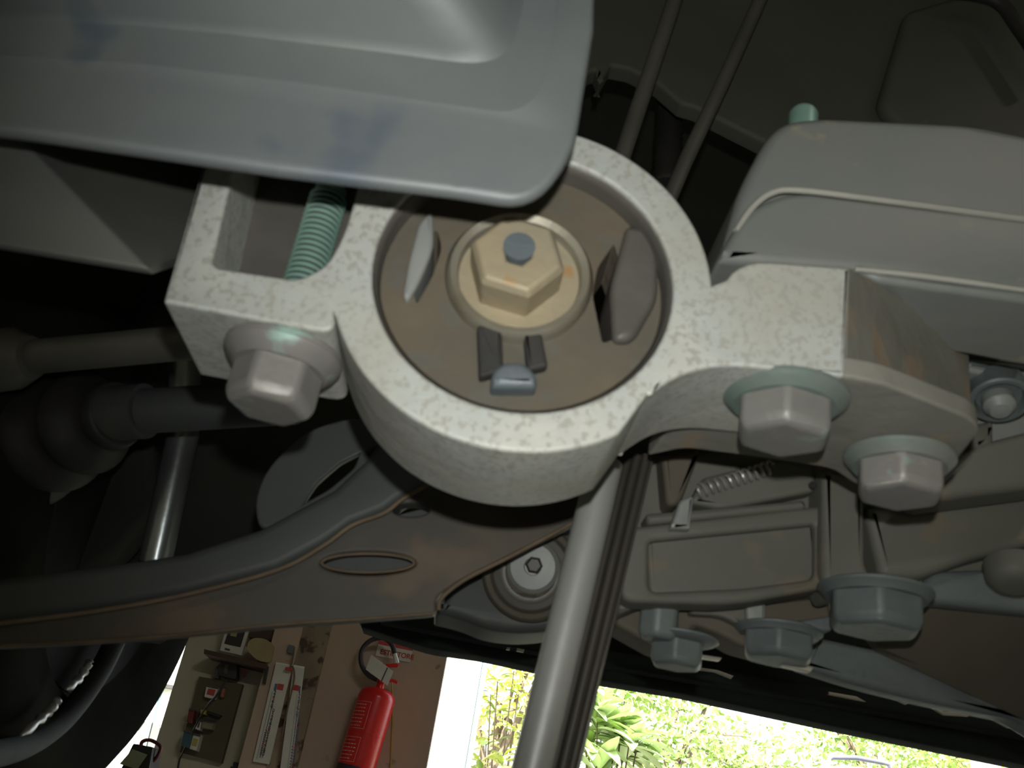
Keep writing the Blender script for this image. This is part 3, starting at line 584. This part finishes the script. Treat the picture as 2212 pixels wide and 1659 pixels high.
lathe('valve',[(.016,0),(.02,.01),(.02,.03),(.012,.04)],vt,ax3,REDP,t,None,16)
Ye=W-.16
wall('operating_lever',[(818,1466,2),(850,1466,2),(860,1472,2),(858,1477,2),(846,1472,2),(818,1474,2)],Ye-.01,.02,REDP,t,bev=.002)
tube('hose',smooth_line([at(815,1468,Ye),at(796,1458,Ye),at(781,1435,Ye),at(782,1405,Ye),at(800,1384,Ye),at(826,1378,Ye),at(845,1390,Ye),at(853,1412,Ye)],6),.011,BLACK,t,'black rubber hose',12)
nz=tube('nozzle',[at(852,1410,Ye),at(857,1433,Ye)],[.009,.013],SILV,t,'silver nozzle',14)
wall('nozzle_ring',[(832,1435,2),(858,1432,2),(862,1437,2),(858,1441,2),(834,1440,2)],Ye-.01,.02,REDP,nz,bev=.002)
tg=wall('inspection_tag',[(802,1414),(850,1450),(837,1481),(790,1446)],Ye-.035,.002,PAPER,t,'cream paper inspection tag',bev=0)
wall('tag_line',[(836,1441),(838,1443),(825,1472),(823,1470)],Ye-.037,.001,INK,tg,bev=0); 
# printed panels on the cylinder (flat print, curved with the body)
def print_patch(name,h0,h1,a0,a1,m,parent,off=.0008,n=8):
    u,v,ax=frame(ax3); rings=[]
    for h in (h0,h1):
        rings.append([O3+ax*(hh*h)+Vector((sin(aa),-cos(aa),0))*(re+off) for aa in [a0+(a1-a0)*i/n for i in range(n+1)]])
    bm=bmesh.new(); Rr=[[bm.verts.new(p) for p in r] for r in rings]
    for i in range(n): bm.faces.new((Rr[0][i],Rr[0][i+1],Rr[1][i+1],Rr[1][i]))
    return bmobj(name,bm,m,parent)
PRN=mat('white_print',(.75,.55,.5),(.7,.45,.42),20,.5,0,0)
for (a0,a1,b0,b1) in ((-1.35,-.1,.44,.78),(-1.35,-.1,.03,.33)):
    print_patch('print_line',b0,b0+.004,a0,a1,PRN,bd); print_patch('print_line',b1,b1+.004,a0,a1,PRN,bd)
    print_patch('print_line',b0,b1,a1-.02,a1,PRN,bd)
    k=b0+.03; j=0
    while k<b1-.03:
        aa=a0+.15
        while aa<a1-.25:
            wl=random.uniform(.04,.16); print_patch('print_mark',k,k+.011,aa,aa+wl,PRN,bd,n=2); aa+=wl+.05
        k+=.045; j+=1
t=T('hanging_rope','thin yellow cord hanging down the wall right of the extinguisher','cord',at(845,1659,W-.07))
tube('cord',[at(846,1468,W-.16),at(847,1500,W-.07),at(848,1560,W-.06),at(842,1700,W-.06)],.0035,YEL,t,None,6)
# lamp on the cabinet, bottom left
t=T('steel_cabinet','steel cabinet below the frame carrying the work lamp','cabinet',(at(310,1655,3.5).x,3.5,0))
zc=at(300,1690,3.5).z; xc=at(300,1690,3.5).x
box('cabinet_body',(xc-.25,3.35,0),(xc+.22,3.75,zc-.002),BLACK,t)
for k_ in (0,1): box('cabinet_door',(xc-.24+.235*k_,3.335,.05),(xc-.01+.22*k_,3.35,zc-.05),TIMBER,t)
t=T('work_lamp','black framed box with pale panel and maroon carrying handle at bottom left','work lamp',(xc,3.5,zc))
wall('case',[(288,1606,3),(330,1614,3),(316,1692,3),(250,1684,3)],3.46,.12,BLACK,t)
wall('pale_panel',[(286,1618),(318,1630),(296,1662),(258,1650)],3.455,.006,mat('pale_panel',(.45,.52,.38),(.55,.55,.3),18,.4,0,0),t)
tube('handle',smooth_line([at(304,1614,3.5),at(308,1602,3.5),at(325,1599,3.5),at(346,1612,3.5),at(342,1630,3.5),at(331,1645,3.5)]),.006,MAROON,t,'maroon handle',10)
# ================================================= OUTSIDE
t=T('gate_post','bright white square gate post with a pale blue edge, outside the opening','post',(0,6.8,0))
xa=at(960,1500,6.8).x; xb=at(1030,1500,6.8).x; xb2=at(1043,1500,6.8).x
box('post_shaft',(at(900,1500,6.8).x,6.8,0),(xb,7.1,3.2),WHITE,t); box('edge_strip',(xb,6.82,0),(xb2,7.1,3.2),WBLUE,t,'pale blue edge')
# left: white sunlit building
t=T('white_building','white sunlit house wall with grey panel seen in the left gap','building',(-3.4,9,0))
box('house_wall',(-6.5,9,0),(-1.4,9.3,5),WHITE,t); 
for k_ in range(3): S1('wall_cable',[(290+k_*0,1700),(293,1700),(352-k_*3,1490),(349-k_*3,1490)],8.97-.02*k_,.01,WBLUE,t)
S1('grey_panel',[(290,1700),(300,1555),(345,1565),(330,1700)],8.95,.03,TILE,t)
S1('lintel',[(320,1471),(380,1481),(380,1489),(318,1480)],8.93,.06,BLACK,t)
# foliage
def leaf_mesh(nm,l,w_):
    bm=bmesh.new(); n=5; L_=[];R_=[];Cc=[]
    for i in range(n+1):
        k=i/n; hw=w_*sin(pi*min(max(k,.02),.98))**.8*.5; zc_=-.25*l*k*k
        Cc.append(bm.verts.new((0,l*k,zc_))); L_.append(bm.verts.new((-hw,l*k,zc_+hw*.35))); R_.append(bm.verts.new((hw,l*k,zc_+hw*.35)))
    for i in range(n):
        bm.faces.new((Cc[i],Cc[i+1],L_[i+1],L_[i])); bm.faces.new((Cc[i],R_[i],R_[i+1],Cc[i+1]))
    me=bpy.data.meshes.new(nm); bm.to_mesh(me); bm.free(); me.shade_smooth(); return me
lmB=leaf_mesh('leaf',.25,.085); lmB.materials.append(LEAFB)
lmY=leaf_mesh('leaf',.13,.055); lmY.materials.append(LEAFY)
lmG=leaf_mesh('leaf',.14,.07); lmG.materials.append(LEAF)
def leafy_shrub(name,label,base,spots,mesh_list,per,spread):
    t=T(name,label,'shrub',base)
    pts=[]
    bmq=bmesh.new()
    for (p,sc) in spots:
        st=tube('stem',[Vector(base)+Vector((random.uniform(-.1,.1),random.uniform(-.1,.1),0)),Vector(base).lerp(p,.5)+Vector((0,.05,.1)),p],[.012,.009,.005],BARK,t,None,6)
        for j in range(per):
            a_=j*2.399+random.random()*.4; el=radians(random.uniform(-15,55))
            o=bpy.data.objects.new('leaf',random.choice(mesh_list)); COL.objects.link(o); o.parent=t
            d=Vector((cos(a_)*cos(el),sin(a_)*cos(el),sin(el)))
            o.location=p+d*.01+Vector((0,0,random.uniform(-.06,.03)))-Vector(base)
            o.rotation_euler=(el,0,atan2(d.y,d.x)-pi/2); s_=sc*random.uniform(.7,1.15); o.scale=(s_,s_,s_)
    bmq.free(); return t
YS=7.2
sp=[(at(x,y,YS+random.uniform(-.3,.3)),1.15*s_) for x,y,s_ in ((1310,1600,1.3),(1290,1560,1.2),(1360,1600,1.1),(1272,1605,1.3),(1345,1635,1.2),(1262,1500,1),(1330,1560,1.1),(1380,1590,1),(1300,1530,1),(1400,1650,1.1),(1225,1650,1.1),(1290,1670,1.2),(1350,1500,.8))]
leafy_shrub('broadleaf_shrub','broad-leaved shrub with rosettes of long pale leaves right of the pole',(at(1330,1700,YS).x,YS,0),sp,[lmB,lmB,lmB,lmG],16,1)
YS2=7.6
sp=[(at(x,y,YS2+random.uniform(-.4,.4)),1.0*s_) for x,y,s_ in ((1050,1600,1),(1085,1640,1.1),(1130,1650,1),(1070,1540,.9),(1110,1580,.9),(1120,1500,.8),(1075,1470,.8),(1140,1540,.9),(1040,1650,1.2),(1110,1450,.7),(1155,1600,1),(1060,1500,.7))]
leafy_shrub('yellow_shrub','yellow-green shrub between the white post and the pole',(at(1090,1700,YS2).x,YS2,0),sp,[lmY,lmY,lmG],10,1)
def tree(label,x,y,Y,rx,rz,n,lsz,m,name='garden_tree',grp='trees beyond the driveway'):
    c=at(x,y,Y); t=T(name,label,'tree',(c.x,Y,0))
    tube('trunk',[Vector((c.x,Y,0)),Vector((c.x+.05,Y,c.z*.5)),Vector((c.x,Y,c.z))],[.09,.07,.03],BARK,t,None,10)
    bm=bmesh.new()
    for k_ in range(7):
        a_=random.uniform(0,2*pi); e=Vector((c.x+rx*.8*cos(a_),Y+.5*sin(a_),c.z+rz*random.uniform(-.5,.8)))
        tube('branch',[Vector((c.x,Y,c.z-rz*.6)),Vector((c.x,Y,c.z)).lerp(e,.5)+Vector((0,0,.05)),e],[.035,.022,.008],BARK,t,None,6)
    cl=[Vector((random.gauss(0,.45),random.gauss(0,.45),random.gauss(0,.45))) for _ in range(max(12,n//60))]
    for i in range(n):
        k_=random.choice(cl)+Vector((random.gauss(0,.16),random.gauss(0,.16),random.gauss(0,.16)))
        p=Vector((c.x+k_.x*rx,Y+k_.y*rx*.8,c.z+k_.z*rz))
        nrm=Vector((random.gauss(0,1),random.gauss(-.3,1),random.gauss(.5,1))).normalized(); u,v,_=frame(nrm); a_=random.uniform(0,2*pi)
        d1=u*cos(a_)+v*sin(a_); d2=nrm.cross(d1); l=lsz*random.uniform(.6,1.3)
        vs=[bm.verts.new(p+d1*l*a+d2*l*b+nrm*l*c_) for a,b,c_ in ((-.5,0,0),(-.1,.27,.06),(.5,0,0),(-.1,-.27,.06))]
        bm.faces.new(vs)
    f=bmobj('foliage',bm,m,t,None,0); f['kind']='stuff'
tree('bright green tree directly right of the pole, behind the broad-leaved shrub',1430,1600,10.5,1.15,1.0,2600,.10,LEAF)
tree('tall yellow-green tree behind the yellow shrub, left of the pole',1080,1500,10,1.1,1.4,2200,.11,LEAFY)
tree('feathery green tree rising behind the parked van',1890,1625,12.5,1.5,.75,2800,.10,LEAF)
tree('smaller light green tree at the right, behind the white pillar',2100,1630,14,1.6,.5,2600,.10,LEAFY)
tree('small dark green tree between the broad-leaved shrub and the van',1590,1665,12.5,1.0,.5,1800,.09,LEAF)
t=T('cloth_scrap','tiny bright blue fabric scrap hanging in the bushes right of the pole','cloth scrap',at(1418,1590,9.2))
S1('scrap',[(1414,1581,3),(1425,1588,2),(1424,1593,2),(1418,1592,2)],9.2,.01,mat('bright_blue',(.05,.45,.85)),t); tube('twig',[at(1418,1586,9.21),at(1440,1660,9.6),Vector((at(1440,1660,9.6).x,9.6,0))],.01,BARK,t,None,6)
# van
t=T('parked_van','white van with a pale roof rack seen at the bottom right','van',(at(1850,1659,8.5).x,8.5,0))
vx0=at(1740,1700,8).x; vx1=at(1960,1700,8).x; zr=at(1850,1657,8).z
bm=bmesh.new(); prof=[(vx0,.35),(vx1,.35),(vx1,zr*.55),(vx1-.12,zr*.93),(vx1-.3,zr),(vx0+.3,zr),(vx0+.12,zr*.93),(vx0,zr*.55)]
loft('van_body',[[Vector((x,8.0,z)) for x,z in prof],[Vector((x,11.5,z)) for x,z in prof]],VAN,t)
box('rear_window',(vx0+.2,7.985,zr*.62),(vx1-.2,8.0,zr*.88),GLASS,t)
for sx in (vx0+.02,vx1-.22):
    for sy in (8.5,10.8): lathe('wheel',[(.02,0),(.33,0),(.35,.03),(.35,.17),(.33,.2),(.02,.2)],(sx,sy,.35),(1,0,0),TYRE,t,None,28)
rk=tube('roof_rack',[at(x,y,8) for x,y in ((1780,1675),(1791,1641),(1798,1636),(1850,1637),(1905,1647),(1920,1651),(1930,1680))],.02,mat('rack_lilac',(.09,.095,.13),(.11,.115,.14),5,.4,0,0),t,'pale roof rack hoop',10)
S1('rack_end',[(1770,1672),(1786,1642,4),(1796,1640,4),(1792,1674)],7.98,.08,VAN,t)
t=T('gate_pillar','white pillar at the right end of the driveway, far away','pillar',(at(2148,1700,9).x,9,0))
box('pillar_shaft',(at(2133,1659,9).x,9,0),(at(2162,1659,9).x,9.3,at(2148,1632,9).z),WHITE,t); box('pillar_cap',(at(2130,1659,9).x,8.97,at(2148,1634,9).z),(at(2165,1659,9).x,9.33,at(2148,1631,9).z+.03),TILE,t)
